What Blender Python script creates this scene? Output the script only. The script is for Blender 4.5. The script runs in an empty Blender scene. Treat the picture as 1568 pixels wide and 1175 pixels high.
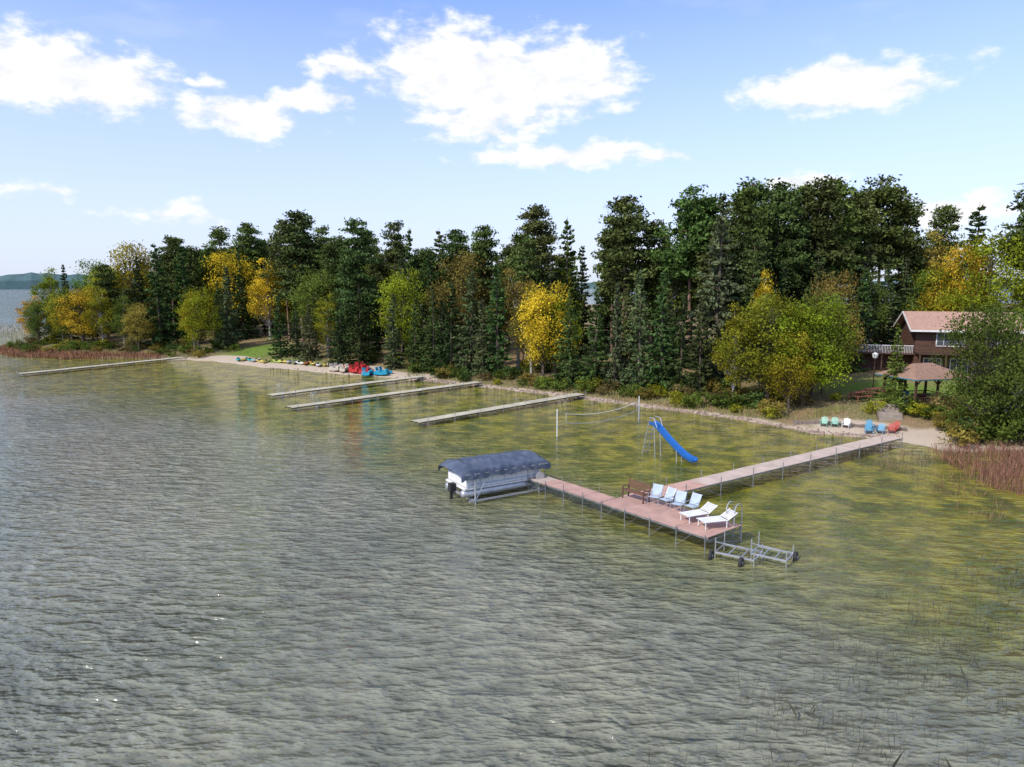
import bpy, math, random
import numpy as np
from mathutils import Vector, Matrix

random.seed(11)
rng = np.random.default_rng(11)
scene = bpy.context.scene
COL = scene.collection

# ------------------------------------------------------------------ helpers
class MB:
    def __init__(s): s.v=[]; s.f=[]; s.m=[]
    def add(s, verts, faces, mat=0):
        n=len(s.v)
        s.v.extend([tuple(map(float,p)) for p in verts])
        s.f.extend([tuple(i+n for i in f) for f in faces]); s.m.extend([mat]*len(faces))
    def beam(s,p0,p1,w,h,mat=0,up=(0,0,1)):
        p0=Vector(p0);p1=Vector(p1);d=(p1-p0)
        if d.length<1e-6: return
        d.normalize();u=Vector(up)
        if abs(d.dot(u))>.98: u=Vector((1,0,0))
        a=d.cross(u).normalized();b=a.cross(d).normalized()
        vs=[]
        for p in (p0,p1):
            for sx,sy in ((-1,-1),(1,-1),(1,1),(-1,1)):
                vs.append(p+a*(sx*w/2)+b*(sy*h/2))
        s.add(vs,[(0,1,2,3),(7,6,5,4),(0,4,5,1),(1,5,6,2),(2,6,7,3),(3,7,4,0)],mat)
    def box(s,c,size,mat=0):
        x,y,z=c; a,b,h=size
        s.beam((x-a/2,y,z),(x+a/2,y,z),b,h,mat)
    def tube(s,pts,rad,mat=0,n=6,cap=True):
        pts=[Vector(p) for p in pts]
        if not hasattr(rad,'__len__'): rad=[rad]*len(pts)
        vs=[];fs=[]
        for i,p in enumerate(pts):
            d=(pts[min(i+1,len(pts)-1)]-pts[max(i-1,0)]).normalized()
            u=Vector((0,0,1)) if abs(d.z)<.9 else Vector((1,0,0))
            a=d.cross(u).normalized();b=a.cross(d)
            for k in range(n):
                t=2*math.pi*k/n
                vs.append(p+(a*math.cos(t)+b*math.sin(t))*rad[i])
        for i in range(len(pts)-1):
            for k in range(n):
                k2=(k+1)%n
                fs.append((i*n+k,i*n+k2,(i+1)*n+k2,(i+1)*n+k))
        if cap:
            fs.append(tuple(range(n))[::-1]); fs.append(tuple((len(pts)-1)*n+k for k in range(n)))
        s.add(vs,fs,mat)
    def mesh(s,name,mats,smooth=False):
        me=bpy.data.meshes.new(name); me.from_pydata(s.v,[],s.f)
        for m in mats: me.materials.append(m)
        me.polygons.foreach_set('material_index',s.m)
        if smooth: me.polygons.foreach_set('use_smooth',[True]*len(s.f))
        me.update(); return me
    def obj(s,name,mats,loc=(0,0,0),rz=0,parent=None,smooth=False):
        o=bpy.data.objects.new(name,s.mesh(name,mats,smooth)); COL.objects.link(o)
        o.location=loc;o.rotation_euler=(0,0,rz)
        if parent: o.parent=parent
        return o

def nt(m):
    m.use_nodes=True; t=m.node_tree; t.nodes.clear(); return t,t.nodes,t.links

def mat(name,c1,c2=None,scale=3.0,rough=.7,metal=0,bump=0,spec=.3,stretch=(1,1,1)):
    m=bpy.data.materials.new(name); t,N,L=nt(m)
    out=N.new('ShaderNodeOutputMaterial'); p=N.new('ShaderNodeBsdfPrincipled')
    L.new(p.outputs[0],out.inputs[0])
    p.inputs['Roughness'].default_value=rough; p.inputs['Metallic'].default_value=metal
    p.inputs['Specular IOR Level'].default_value=spec
    if c2 is None: c2=tuple(x*.75 for x in c1)
    tc=N.new('ShaderNodeTexCoord'); mp=N.new('ShaderNodeMapping'); mp.inputs['Scale'].default_value=stretch
    L.new(tc.outputs['Object'],mp.inputs[0])
    no=N.new('ShaderNodeTexNoise'); no.inputs['Scale'].default_value=scale; no.inputs['Detail'].default_value=5
    L.new(mp.outputs[0],no.inputs['Vector'])
    r=N.new('ShaderNodeMapRange'); r.inputs[1].default_value=.3; r.inputs[2].default_value=.7
    L.new(no.outputs[0],r.inputs[0])
    mx=N.new('ShaderNodeMix'); mx.data_type='RGBA'
    mx.inputs[6].default_value=(*c1,1); mx.inputs[7].default_value=(*c2,1)
    L.new(r.outputs[0],mx.inputs[0]); L.new(mx.outputs[2],p.inputs['Base Color'])
    if bump:
        b=N.new('ShaderNodeBump'); b.inputs['Distance'].default_value=bump
        L.new(no.outputs[0],b.inputs['Height']); L.new(b.outputs[0],p.inputs['Normal'])
    return m

def leafmat(name,use_obj=True,color=(.1,.12,.04),trans=.25,dark=.55,light=1.5):
    m=bpy.data.materials.new(name); t,N,L=nt(m)
    out=N.new('ShaderNodeOutputMaterial')
    at=N.new('ShaderNodeAttribute'); at.attribute_name='tint'
    oi=N.new('ShaderNodeObjectInfo')
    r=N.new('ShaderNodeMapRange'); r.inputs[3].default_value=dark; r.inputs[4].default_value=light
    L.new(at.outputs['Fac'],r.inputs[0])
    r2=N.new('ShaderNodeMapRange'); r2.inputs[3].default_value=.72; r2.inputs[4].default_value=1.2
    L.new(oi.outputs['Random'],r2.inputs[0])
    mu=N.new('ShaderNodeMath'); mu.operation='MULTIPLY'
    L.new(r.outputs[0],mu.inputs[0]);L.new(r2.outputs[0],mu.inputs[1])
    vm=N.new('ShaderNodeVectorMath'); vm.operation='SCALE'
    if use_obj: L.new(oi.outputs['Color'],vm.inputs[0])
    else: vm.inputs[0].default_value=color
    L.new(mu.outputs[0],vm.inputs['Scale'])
    d=N.new('ShaderNodeBsdfDiffuse')
    L.new(vm.outputs[0],d.inputs['Color'])
    if trans>0:
        tr=N.new('ShaderNodeBsdfTranslucent'); L.new(vm.outputs[0],tr.inputs['Color'])
        mx=N.new('ShaderNodeMixShader'); mx.inputs[0].default_value=trans
        L.new(d.outputs[0],mx.inputs[1]);L.new(tr.outputs[0],mx.inputs[2]);L.new(mx.outputs[0],out.inputs[0])
    else: L.new(d.outputs[0],out.inputs[0])
    return m

# ------------------------------------------------------------------ shoreline + terrain field
shore=[(37.5,50.5),(31.8,50.6),(30.3,54.2),(24.8,56.4),(21.3,61.8),(17.4,65.6),(13.9,68.5),(7.4,74.6),(1.2,79.4),(-5.1,84.6),(-12,89.4),
       (-18.5,93),(-25.5,96.6),(-37.2,103.9),(-48.5,112.1),(-56,115.5),(-63.7,117),(-73,116),(-84.6,121),(-96,131),(-103,146),
       (-100,170),(-88,200),(-60,260),(-20,360),(100,420),(320,400),(330,60),(120,40),(60,45)]
SP=np.array(shore,float)
def sdist(P):
    P=np.atleast_2d(np.asarray(P,float)); best=np.full(len(P),1e9); inside=np.zeros(len(P),bool)
    n=len(SP)
    for i in range(n):
        a=SP[i]; b=SP[(i+1)%n]; ab=b-a; ap=P-a
        t=np.clip((ap@ab)/(ab@ab),0,1)
        d=np.hypot(ap[:,0]-t*ab[0],ap[:,1]-t*ab[1]); best=np.minimum(best,d)
        c=((a[1]>P[:,1])!=(b[1]>P[:,1]))
        with np.errstate(divide='ignore',invalid='ignore'):
            xi=(b[0]-a[0])*(P[:,1]-a[1])/(b[1]-a[1]+1e-12)+a[0]
        inside^=(c&(P[:,0]<xi))
    return np.where(inside,best,-best)
def gz(P):
    P=np.atleast_2d(np.asarray(P,float)); d=sdist(P)+.5*np.sin(P[:,0]*.9)*np.cos(P[:,1]*.7)
    z=np.where(d<0,np.maximum(d*.12,-1.5),np.interp(d,[0,1,4,9,20,45,100],[0,.22,.55,1.35,2.1,2.9,3.6]))
    return z+np.where(d>2,.12*np.sin(P[:,0]*.31+1)*np.sin(P[:,1]*.27),0)
def g1(x,y): return float(gz([(x,y)])[0])

# ground
xs=np.concatenate([np.arange(-125,80,1.0),np.arange(80,340,8)]); ys=np.concatenate([np.arange(36,150,1.0),np.arange(150,430,8)])
GX,GY=np.meshgrid(xs,ys); P=np.stack([GX.ravel(),GY.ravel()],1); Z=gz(P); D=sdist(P)
nx,ny=len(xs),len(ys)
me=bpy.data.meshes.new('ground')
idx=np.arange(nx*ny).reshape(ny,nx)
F=np.stack([idx[:-1,:-1],idx[:-1,1:],idx[1:,1:],idx[1:,:-1]],-1).reshape(-1,4)
me.from_pydata(np.column_stack([P,Z]).tolist(),[],F.tolist())
me.polygons.foreach_set('use_smooth',[True]*len(F))
def zone(cx,cy,rx,ry,ang=0):
    c,s=math.cos(ang),math.sin(ang); x=P[:,0]-cx;y=P[:,1]-cy
    return np.clip(1.6-1.6*np.hypot((c*x+s*y)/rx,(-s*x+c*y)/ry),0,1)
sand=np.clip(1-(D-.2)/1.3,0,1)*.8
beach=np.clip(1.6-(D-.2)/2.2,0,1)*((P[:,0]>-54)&(P[:,0]<-9)&(P[:,1]<116)); sand=np.maximum(sand,beach)
sand=np.maximum(sand,zone(29,57,6,3.2,-.5)); sand=np.maximum(sand,zone(33,54,5,3)); sand=np.maximum(sand,zone(-46,112,9,4,-.5))
sand=np.maximum(sand,zone(-22,97,9,3.6,-.5))
lawn=np.maximum(zone(37,68,9,9),zone(-43,117,7,10)); lawn=np.maximum(lawn,zone(-34,106,10,3,-.5)); lawn=np.maximum(lawn,zone(45,66,12,8))
ca=me.color_attributes.new('zones','FLOAT_COLOR','POINT')
ca.data.foreach_set('color',np.column_stack([sand,lawn,np.zeros_like(sand),np.ones_like(sand)]).ravel())
gm=bpy.data.materials.new('ground_mat'); t,N,L=nt(gm)
out=N.new('ShaderNodeOutputMaterial');p=N.new('ShaderNodeBsdfPrincipled');L.new(p.outputs[0],out.inputs[0]);p.inputs['Roughness'].default_value=.95;p.inputs['Specular IOR Level'].default_value=.1
at=N.new('ShaderNodeAttribute');at.attribute_name='zones';sp=N.new('ShaderNodeSeparateColor');L.new(at.outputs['Color'],sp.inputs[0])
geo=N.new('ShaderNodeNewGeometry')
def noise(N,L,vec,scale,detail=5,rough=.55,dist=0):
    n=N.new('ShaderNodeTexNoise');n.inputs['Scale'].default_value=scale;n.inputs['Detail'].default_value=detail;n.inputs['Roughness'].default_value=rough
    n.inputs['Distortion'].default_value=dist
    L.new(vec,n.inputs['Vector']);return n.outputs[0]
def mrange(N,L,v,a,b,c=0,d=1,smooth=True):
    r=N.new('ShaderNodeMapRange'); r.interpolation_type='SMOOTHSTEP' if smooth else 'LINEAR'
    for i,x in ((1,a),(2,b),(3,c),(4,d)): r.inputs[i].default_value=x
    L.new(v,r.inputs[0]);return r.outputs[0]
def cmix(N,L,f,a,b):
    m=N.new('ShaderNodeMix');m.data_type='RGBA'
    if isinstance(f,(int,float)): m.inputs[0].default_value=f
    else: L.new(f,m.inputs[0])
    for i,x in ((6,a),(7,b)):
        if isinstance(x,tuple): m.inputs[i].default_value=(*x,1)
        else: L.new(x,m.inputs[i])
    return m.outputs[2]
def mth(N,L,op,a,b=None,clamp=False):
    m=N.new('ShaderNodeMath');m.operation=op;m.use_clamp=clamp
    for i,x in enumerate((a,b)):
        if x is None: continue
        if isinstance(x,(int,float)): m.inputs[i].default_value=x
        else: L.new(x,m.inputs[i])
    return m.outputs[0]
n1=noise(N,L,geo.outputs['Position'],.35,3); n2=noise(N,L,geo.outputs['Position'],5,4)
litter=cmix(N,L,mrange(N,L,n1,.35,.65),(.22,.15,.08),(.12,.13,.04))
litter=cmix(N,L,mrange(N,L,n2,.4,.7),litter,(.30,.22,.13))
grass=cmix(N,L,n2,(.08,.15,.02),(.17,.24,.045))
sandc=cmix(N,L,n2,(.40,.32,.23),(.54,.45,.35))
lf=mth(N,L,'MULTIPLY',sp.outputs[1],mrange(N,L,n1,.2,.45,.4,1)); c=cmix(N,L,lf,litter,grass); c=cmix(N,L,mrange(N,L,sp.outputs[0],.25,.7),c,sandc)
L.new(c,p.inputs['Base Color']); b=N.new('ShaderNodeBump');b.inputs['Distance'].default_value=.1;L.new(n2,b.inputs['Height']);L.new(b.outputs[0],p.inputs['Normal'])
me.materials.append(gm); o=bpy.data.objects.new('ground',me);COL.objects.link(o)

# ------------------------------------------------------------------ lake
xs=np.concatenate([[-9000,-4000,-1500,-600,-300,-200],np.arange(-150,151,2.5),[200,300,600,1500,4000,9000]])
ys=np.concatenate([[-3000,-600,-150,-40,0],np.arange(8,180,2.5),[220,300,500,900,2000,5000,12000]])
GX,GY=np.meshgrid(xs,ys);PW=np.stack([GX.ravel(),GY.ravel()],1);nx,ny=len(xs),len(ys)
idx=np.arange(nx*ny).reshape(ny,nx)
F=np.stack([idx[:-1,:-1],idx[:-1,1:],idx[1:,1:],idx[1:,:-1]],-1).reshape(-1,4)
me=bpy.data.meshes.new('lake_water');me.from_pydata(np.column_stack([PW,np.zeros(len(PW))]).tolist(),[],F.tolist())
a=me.attributes.new('shore_distance','FLOAT','POINT');a.data.foreach_set('value',np.clip(-sdist(PW),0,500).astype(np.float32))
wm=bpy.data.materials.new('lake_water_mat');t,N,L=nt(wm)
out=N.new('ShaderNodeOutputMaterial');p=N.new('ShaderNodeBsdfPrincipled');L.new(p.outputs[0],out.inputs[0])
p.inputs['Roughness'].default_value=.03;p.inputs['IOR'].default_value=1.55
at=N.new('ShaderNodeAttribute');at.attribute_name='shore_distance';geo=N.new('ShaderNodeNewGeometry')
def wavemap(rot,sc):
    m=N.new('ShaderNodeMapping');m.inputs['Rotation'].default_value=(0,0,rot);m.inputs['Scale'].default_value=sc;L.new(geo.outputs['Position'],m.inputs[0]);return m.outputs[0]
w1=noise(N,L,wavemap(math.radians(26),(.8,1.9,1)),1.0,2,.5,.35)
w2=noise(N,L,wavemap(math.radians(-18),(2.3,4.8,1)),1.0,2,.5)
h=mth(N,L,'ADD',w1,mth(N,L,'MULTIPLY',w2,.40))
big=noise(N,L,geo.outputs['Position'],.07,3); med=noise(N,L,geo.outputs['Position'],.5,5)
dd=mth(N,L,'ADD',at.outputs['Fac'],mth(N,L,'MULTIPLY',mth(N,L,'SUBTRACT',big,.5),22))
sh=cmix(N,L,mrange(N,L,med,.40,.60),(.065,.085,.001),(.21,.195,.010))
mid=cmix(N,L,mrange(N,L,med,.38,.62),(.085,.10,.006),(.18,.168,.026))
deep=cmix(N,L,mrange(N,L,big,.35,.65),(.145,.155,.11),(.205,.205,.14))
c=cmix(N,L,mrange(N,L,dd,14,27),sh,mid); c=cmix(N,L,mrange(N,L,dd,24,38),c,deep)
vmul=N.new('ShaderNodeVectorMath');vmul.operation='SCALE';L.new(c,vmul.inputs[0]);L.new(mrange(N,L,h,.5,.9,.74,1.24),vmul.inputs['Scale'])  # light and dark by wave height painted into the colour, imitating caustics
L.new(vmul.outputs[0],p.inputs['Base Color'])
gust=mrange(N,L,noise(N,L,geo.outputs['Position'],.05,2),.35,.65,.55,1.0)
b=N.new('ShaderNodeBump');b.inputs['Distance'].default_value=.62;L.new(h,b.inputs['Height']);L.new(gust,b.inputs['Strength']);L.new(b.outputs[0],p.inputs['Normal'])
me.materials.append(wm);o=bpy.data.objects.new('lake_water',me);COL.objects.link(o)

# far shore (wooded hills across the lake)
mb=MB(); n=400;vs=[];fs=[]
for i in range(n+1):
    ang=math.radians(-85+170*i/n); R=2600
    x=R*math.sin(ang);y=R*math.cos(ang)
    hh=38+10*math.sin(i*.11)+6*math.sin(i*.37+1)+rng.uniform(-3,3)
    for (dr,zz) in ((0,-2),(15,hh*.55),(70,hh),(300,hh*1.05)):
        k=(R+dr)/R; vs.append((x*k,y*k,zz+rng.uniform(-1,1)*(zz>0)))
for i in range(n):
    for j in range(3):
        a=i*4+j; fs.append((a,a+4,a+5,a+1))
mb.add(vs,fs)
mb.obj('far_shore_hills',[mat('far_forest_hazed',(.10,.16,.17),(.065,.115,.11),scale=.02,rough=1,spec=0)])  # blue-grey base colour has the distance haze painted in

# ------------------------------------------------------------------ trees
BARK=mat('bark_grey',(.13,.10,.075),(.07,.055,.045),scale=6,rough=.95,stretch=(1,1,.2))
BARKP=mat('bark_red_pine',(.30,.18,.12),(.13,.09,.07),scale=5,rough=.95,stretch=(1,1,.25))
BARKB=mat('bark_birch',(.45,.43,.38),(.15,.14,.12),scale=5,rough=.9,stretch=(1,1,1.5))
LEAF=leafmat('foliage_leaves',trans=.35,dark=.42,light=1.65)
NEED=leafmat('foliage_needles',trans=0,dark=.4,light=1.7)

def gauss(n): return np.clip(rng.normal(size=(n,3)),-1.7,1.7)
def quads(C,size,asp=1.0,dirs=None,up=0.0):
    n=len(C); nrm=rng.normal(size=(n,3)); nrm[:,2]+=up; nrm/=np.linalg.norm(nrm,axis=1)[:,None]
    t=rng.normal(size=(n,3)) if dirs is None else dirs+rng.normal(size=(n,3))*.35
    t-=nrm*(t*nrm).sum(1)[:,None]; t/=np.linalg.norm(t,axis=1)[:,None]+1e-9
    b=np.cross(nrm,t); s=(size*rng.uniform(.6,1.3,n))[:,None]
    return np.stack([C-t*s*asp,C-b*s*.5+t*s*.1,C+t*s*asp,C+b*s*.5+t*s*.1],1)
def treemesh(name,mb,Q,T,mats):
    n0=len(mb.v);V=mb.v+Q.reshape(-1,3).tolist()
    k=len(Q);fi=(np.arange(k*4).reshape(k,4)+n0).tolist()
    me=bpy.data.meshes.new(name);me.from_pydata(V,[],mb.f+fi)
    for m in mats: me.materials.append(m)
    me.polygons.foreach_set('material_index',mb.m+[1]*k)
    a=me.attributes.new('tint','FLOAT','POINT')
    a.data.foreach_set('value',np.concatenate([np.zeros(n0),np.repeat(np.clip(T,0,1),4)]).astype(np.float32))
    me.update();return me

def pine_mesh(name,H,c0,R,nb=75,flat=.45,layered=False):
    mb=MB();bx,by=rng.uniform(-.25,.25,2)
    tp=lambda z:np.array([bx*math.sin(z/H*3),by*math.sin(z/H*2.3),z])
    mb.tube([tp(z) for z in np.linspace(-.6,H*.98,7)],list(np.linspace(.24,.03,7)*(H/20)**.5),0,6)
    Q=[];T=[]
    for i in range(nb):
        t=rng.random()**.85
        if layered: t=(rng.integers(13)+.3)/13+rng.normal()*.014; t=min(max(t,0),.985)
        z=H*(c0+(1-c0)*t)
        prof=R*((1-t)**(.55 if not layered else .7))*(.5+.5*min(1,t/.22))+.25
        Lb=prof*rng.uniform(.45,1.2);az=rng.uniform(0,6.283)
        d=np.array([math.cos(az),math.sin(az),0]); rise=rng.uniform(-.1,.3) if not layered else rng.uniform(-.05,.15)
        s0=tp(z);e=s0+d*Lb+np.array([0,0,rise*Lb])
        mb.tube([s0,(s0+e)/2+np.array([0,0,-.05*Lb]),e],[.05,.035,.012],0,3,False)
        nc=max(1,int(Lb/.6))
        for k in range(nc):
            f=1-k*.62/Lb*rng.uniform(.8,1.1)
            if f<.15: break
            c=s0+(e-s0)*f+np.clip(rng.normal(size=3),-1.5,1.5)*np.array([.25,.25,.12])
            rr=rng.uniform(.4,.72)*(1.1 if layered else 1);m=int(rng.uniform(30,48))
            pts=c+gauss(m)*np.array([rr,rr,rr*flat])*.85
            Q.append(quads(pts,.21,1.1,None,.4));tt=rng.uniform(.1,.9)
            T.append(np.clip(tt+rng.normal(size=m)*.16,0,1))
    return treemesh(name,mb,np.concatenate(Q),np.concatenate(T),[BARKP,NEED])

def spruce_mesh(name,H,R,c0=.04,dens=1.0):
    mb=MB();mb.tube([(0,0,-.6),(0,0,H*.5),(0,0,H*.99)],[.2*(H/14)**.5,.11,.015],0,6)
    Q=[];T=[];z=H*c0
    ph=rng.uniform(0,6)
    while z<H*.985:
        t=(z/H-c0)/(1-c0)
        prof=R*(1-t)**.85*(.75+.25*min(1,t/.1))*(1+.12*math.sin(z*2.3+ph))+.1
        nbr=max(4,int(8*dens*(prof/R)+3))
        for i in range(nbr):
            az=rng.uniform(0,6.283);Lb=prof*rng.uniform(.55,1.22)*(1+.15*math.sin(az*2+ph+z*.3))
            droop=-.28+.55*t+rng.uniform(-.1,.1)
            d=np.array([math.cos(az),math.sin(az),0])
            m=int(6+Lb*14);f=rng.uniform(.12,1,m)**.7
            side=rng.normal(size=m)*.22*(.4+Lb*.3)*(1.15-f)
            perp=np.array([-d[1],d[0],0])
            pts=np.array([0,0,z])+d*(f*Lb)[:,None]+perp*side[:,None]
            pts[:,2]+=droop*f*Lb+.12*Lb*f**3+rng.normal(size=m)*.08-.05
            dirs=np.tile(d+np.array([0,0,droop]),(m,1))
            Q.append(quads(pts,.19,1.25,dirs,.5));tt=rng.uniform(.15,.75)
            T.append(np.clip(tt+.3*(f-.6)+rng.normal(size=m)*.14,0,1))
        z+=.32+.014*H*rng.uniform(.6,1.2)
    return treemesh(name,mb,np.concatenate(Q),np.concatenate(T),[BARK,NEED])

def dec_mesh(name,H,W,nc=70,per=140,leaf=.15,c0=.2,trunk=True,bark=None,shape=1.0):
    mb=MB();Q=[];T=[]
    if trunk: mb.tube([(0,0,-.5),(.08,.05,H*.3),(-.05,.1,H*.6),(0,0,H*.9)],[.2*(H/11),.14*(H/11),.08,.02],0,6)
    cz=H*(c0+1)/2;rz=H*(1-c0)/2
    bump=[(rng.normal(size=3),rng.uniform(.5,1)) for _ in range(6)]
    for i in range(nc):
        v=rng.normal(size=3);v/=np.linalg.norm(v);f=rng.uniform(.15,1)**.45
        k=1+.26*sum(math.sin(3*float(v@bb)+w*5) for bb,w in bump[:3])/2
        e=v*f*k*np.array([W/2,W/2,rz]);zz=e[2]/rz
        taper=1-.35*max(0,zz)*shape
        c=np.array([e[0]*taper,e[1]*taper,cz+e[2]*.93])
        if trunk:
            s0=np.array([0,0,max(H*.15,c[2]-H*.22)]);mb.tube([s0,(s0+c)/2+rng.normal(size=3)*.1,c],[.05,.03,.01],0,3,False)
        rr=W*.072*rng.uniform(.7,1.4);m=int(per*rng.uniform(.6,1.2))
        pts=c+rng.normal(size=(m,3))*np.array([rr,rr,rr*.75])
        Q.append(quads(pts,leaf,.8,None,.3));tt=rng.uniform(.05,.95)
        T.append(np.clip(tt+rng.normal(size=m)*.17,0,1))
    Q=np.concatenate(Q);Q[:,:,2]=np.maximum(Q[:,:,2],.0 if not trunk else H*.05)
    return treemesh(name,mb,Q,np.concatenate(T),[bark or BARK,LEAF])

PINE=[pine_mesh('pine_crown',20,.42,3.2,98),pine_mesh('pine_crown',20,.36,2.7,95),pine_mesh('pine_crown',20,.5,3.5,95),pine_mesh('pine_crown',20,.3,2.9,108),pine_mesh('pine_crown',20,.38,3.0,85)]
WPINE=[pine_mesh('white_pine_crown',20,.12,4.0,165,.3,True),pine_mesh('white_pine_crown',20,.2,3.6,130,.3,True)]
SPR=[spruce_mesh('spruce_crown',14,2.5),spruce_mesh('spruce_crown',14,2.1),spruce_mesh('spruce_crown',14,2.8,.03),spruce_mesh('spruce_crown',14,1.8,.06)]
DEC=[dec_mesh('leaf_crown',11,6.6,80,125),dec_mesh('leaf_crown',11,5.6,70,125,bark=BARKB),dec_mesh('leaf_crown',11,7.6,95,120,shape=.5),dec_mesh('leaf_crown',11,5,60,120,bark=BARKB,shape=1.5)]
SHR=[dec_mesh('shrub_leaves',1.6,2.4,22,50,.11,0,False),dec_mesh('shrub_leaves',1.3,1.9,18,50,.11,0,False),dec_mesh('shrub_leaves',2.0,2.2,24,50,.12,0,False)]

CP=(.074,.104,.029);CS=(.055,.085,.027);CSB=(.082,.104,.045)
CY=(.52,.38,.03);CYG=(.27,.275,.025);CG=(.115,.16,.03);CO=(.42,.30,.03);COL_OL=(.25,.20,.045)
placed=[]
def tree(kind,x,y,H,color,w=1.0,var=None):
    base={'pine':(PINE,20,'pine_tree'),'wpine':(WPINE,20,'white_pine_tree'),'spruce':(SPR,14,'spruce_tree'),'dec':(DEC,11,'birch_tree')}[kind]
    ms=base[0];m=ms[random.randrange(len(ms)) if var is None else var%len(ms)]
    nm=base[2]
    if kind=='dec' and color in (CO,COL_OL): nm='maple_tree'
    if kind=='dec' and color in (CG,): nm='oak_tree'
    o=bpy.data.objects.new(nm,m);COL.objects.link(o)
    o.location=(x,y,g1(x,y)-.05);s=H/base[1];sx=s**.8*w*random.uniform(.92,1.08)
    o.scale=(sx,sx,s);o.rotation_euler=(random.uniform(-.02,.02),random.uniform(-.02,.02),random.uniform(0,6.28))
    j=lambda c:c*random.uniform(.86,1.14)
    o.color=(j(color[0]),j(color[1]),color[2],1);placed.append((x,y))
T=[('dec',-91.6,135,9,CY),('dec',-92.4,142,14,CYG),('dec',-76.8,126,10.5,CO,1.25),('dec',-83.5,131,10.5,CYG),('dec',-72,124,10,CYG),('dec',-87.3,150,16,CG),
('spruce',-96,153,16,CS),('dec',-64.8,122,8.5,COL_OL),('dec',-77.7,145,18,CYG),('spruce',-62.4,125,18.5,CS,1.25),('spruce',-58.6,127,18,CS,1.2),('pine',-64.7,135,19,CP),
('dec',-52.8,118.5,11.5,CYG,1.1),('dec',-54.2,120,10,CY,.8),('spruce',-48.8,121,14.5,CSB,1.2),('dec',-53.6,136,16,CY),('dec',-45,131,14.5,CY),('dec',-42,134,14,CYG),
('dec',-68,123.5,9,CG),('dec',-80,128,11,CG),('dec',-88,131,9,CG),
('pine',-37.5,126,22.5,CP,1.3),('pine',-41,130,21.5,CP),('pine',-51.9,140,21.5,CP),('pine',-59,145,21,CP),('pine',-70,150,19,CP),('dec',-31.3,112,13.5,CG,1.1),('dec',-28,107,9.5,CYG,.8),
('spruce',-36.4,110.5,10,CS),('spruce',-33.2,108,9,CS),('spruce',-30.5,106,8.5,CSB),('wpine',-22.1,103,20.8,CS,1.0,0),('spruce',-24.6,100.8,9.5,CS),('spruce',-21.5,99.5,10.5,CS),
('pine',-19.9,120,20,CP),('spruce',-17,118,19.5,CP),('dec',-15.7,100,13.5,CYG,.8),('spruce',-11.7,112,19,CP),('pine',-8.3,108,18,CP),('pine',-4.2,105,18.5,CP),
('spruce',-13.1,94.5,10,CS),('spruce',-16.4,96.5,10.5,CSB),('spruce',-10.4,93.5,11,CS),('spruce',-5.3,91,13.5,CSB,1.1),('spruce',-8,91.5,12,CS),('spruce',-1.8,88,14.5,CS,1.05),('spruce',-3.6,88,10,CSB),
('dec',3.7,84,12,CY,.95,0),('dec',2.4,86,11,COL_OL,.9),('dec',5.2,85,10,CYG,.8),('pine',1.4,95,17,CP),('pine',3.6,104,21,CP,1.1),('spruce',7.7,98,19.5,CP),('spruce',6.6,80,10.5,CS),('spruce',9.4,78.8,11,CS),
('pine',14.1,90,20.7,CP,1.3,0),('spruce',11.4,77.6,12,CSB),('spruce',13.7,75,13.5,CSB,1.05),('spruce',15.8,74,13,CS,1.05),('pine',21.5,85,21.5,CP,1.1),('spruce',22,76,20.5,CSB,1.1,1),
('spruce',19.2,71.5,10,CS),('spruce',17.6,73,10.5,CS),('pine',28.9,86,22,CP,1.1),('pine',26,80,20.5,CP),('pine',31.3,84,21.2,CP),('pine',36.4,90,21.5,CP),('pine',36.8,86,22,CP,1.1),('pine',39.4,89,22.3,CP,1.15),
('pine',24.5,90,20.5,CP,1.1),('pine',33.5,93,21,CP,1.2),('pine',18.2,93,18,CP,1.1),('spruce',29.5,92,19,CS,1.2),('pine',42.5,95,21.5,CP,1.2),('spruce',34,79,14,CS,1.2),('spruce',30,79,13,CS,1.2),
('pine',49.5,96,23.2,CP,1.2),('pine',45,93,21,CP),('pine',53.6,98,20.5,CP),('dec',21.4,67.5,9.6,CYG,.85),('dec',24.2,66,10.4,CYG,1.05,2),('dec',27,64.5,10,CYG,1.1,0),('dec',25.2,63.3,7.5,CYG,.8),('dec',28.6,66.5,10,CG,1.0,2),('dec',33.4,74,12,COL_OL,.9),
('dec',25.5,72,11.8,CY,.7,3),('dec',30.2,68,9,CYG,.7),('spruce',34.1,62,7.6,CG,.9,1),('dec',56.2,97,16,COL_OL),('spruce',60.7,93,20,CS,1.2),('dec',54.5,91,11.5,CYG),('pine',62.6,104,20,CP),
('spruce',47.5,90,13,CS,1.2),('spruce',51,92,13,CSB,1.2),('dec',44,87,11,CG),('spruce',41.5,84,12,CS,1.2),('spruce',44.8,89.5,15,CSB,1.2),('spruce',38,80,11,CS,1.1),('dec',53.5,93,11,CG),('spruce',35.5,80,12,CS),
('dec',58.5,87,15.5,CYG,1.0),('dec',56.5,89,14,CY,.6),('dec',62,84,12,CYG),('pine',64.2,87,22.3,CS,1.3),('dec',36.0,53,10.2,CG,.9,2),('dec',39.5,55,9.5,CG,1),('dec',37.8,52.2,6,CG,1),('dec',43,53,8,CG),('dec',47,58,10,CYG),('pine',68,92,22,CP)]
for r in T: tree(r[0],r[1],r[2],r[3],r[4],r[5] if len(r)>5 else 1.0,r[6] if len(r)>6 else None)

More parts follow.
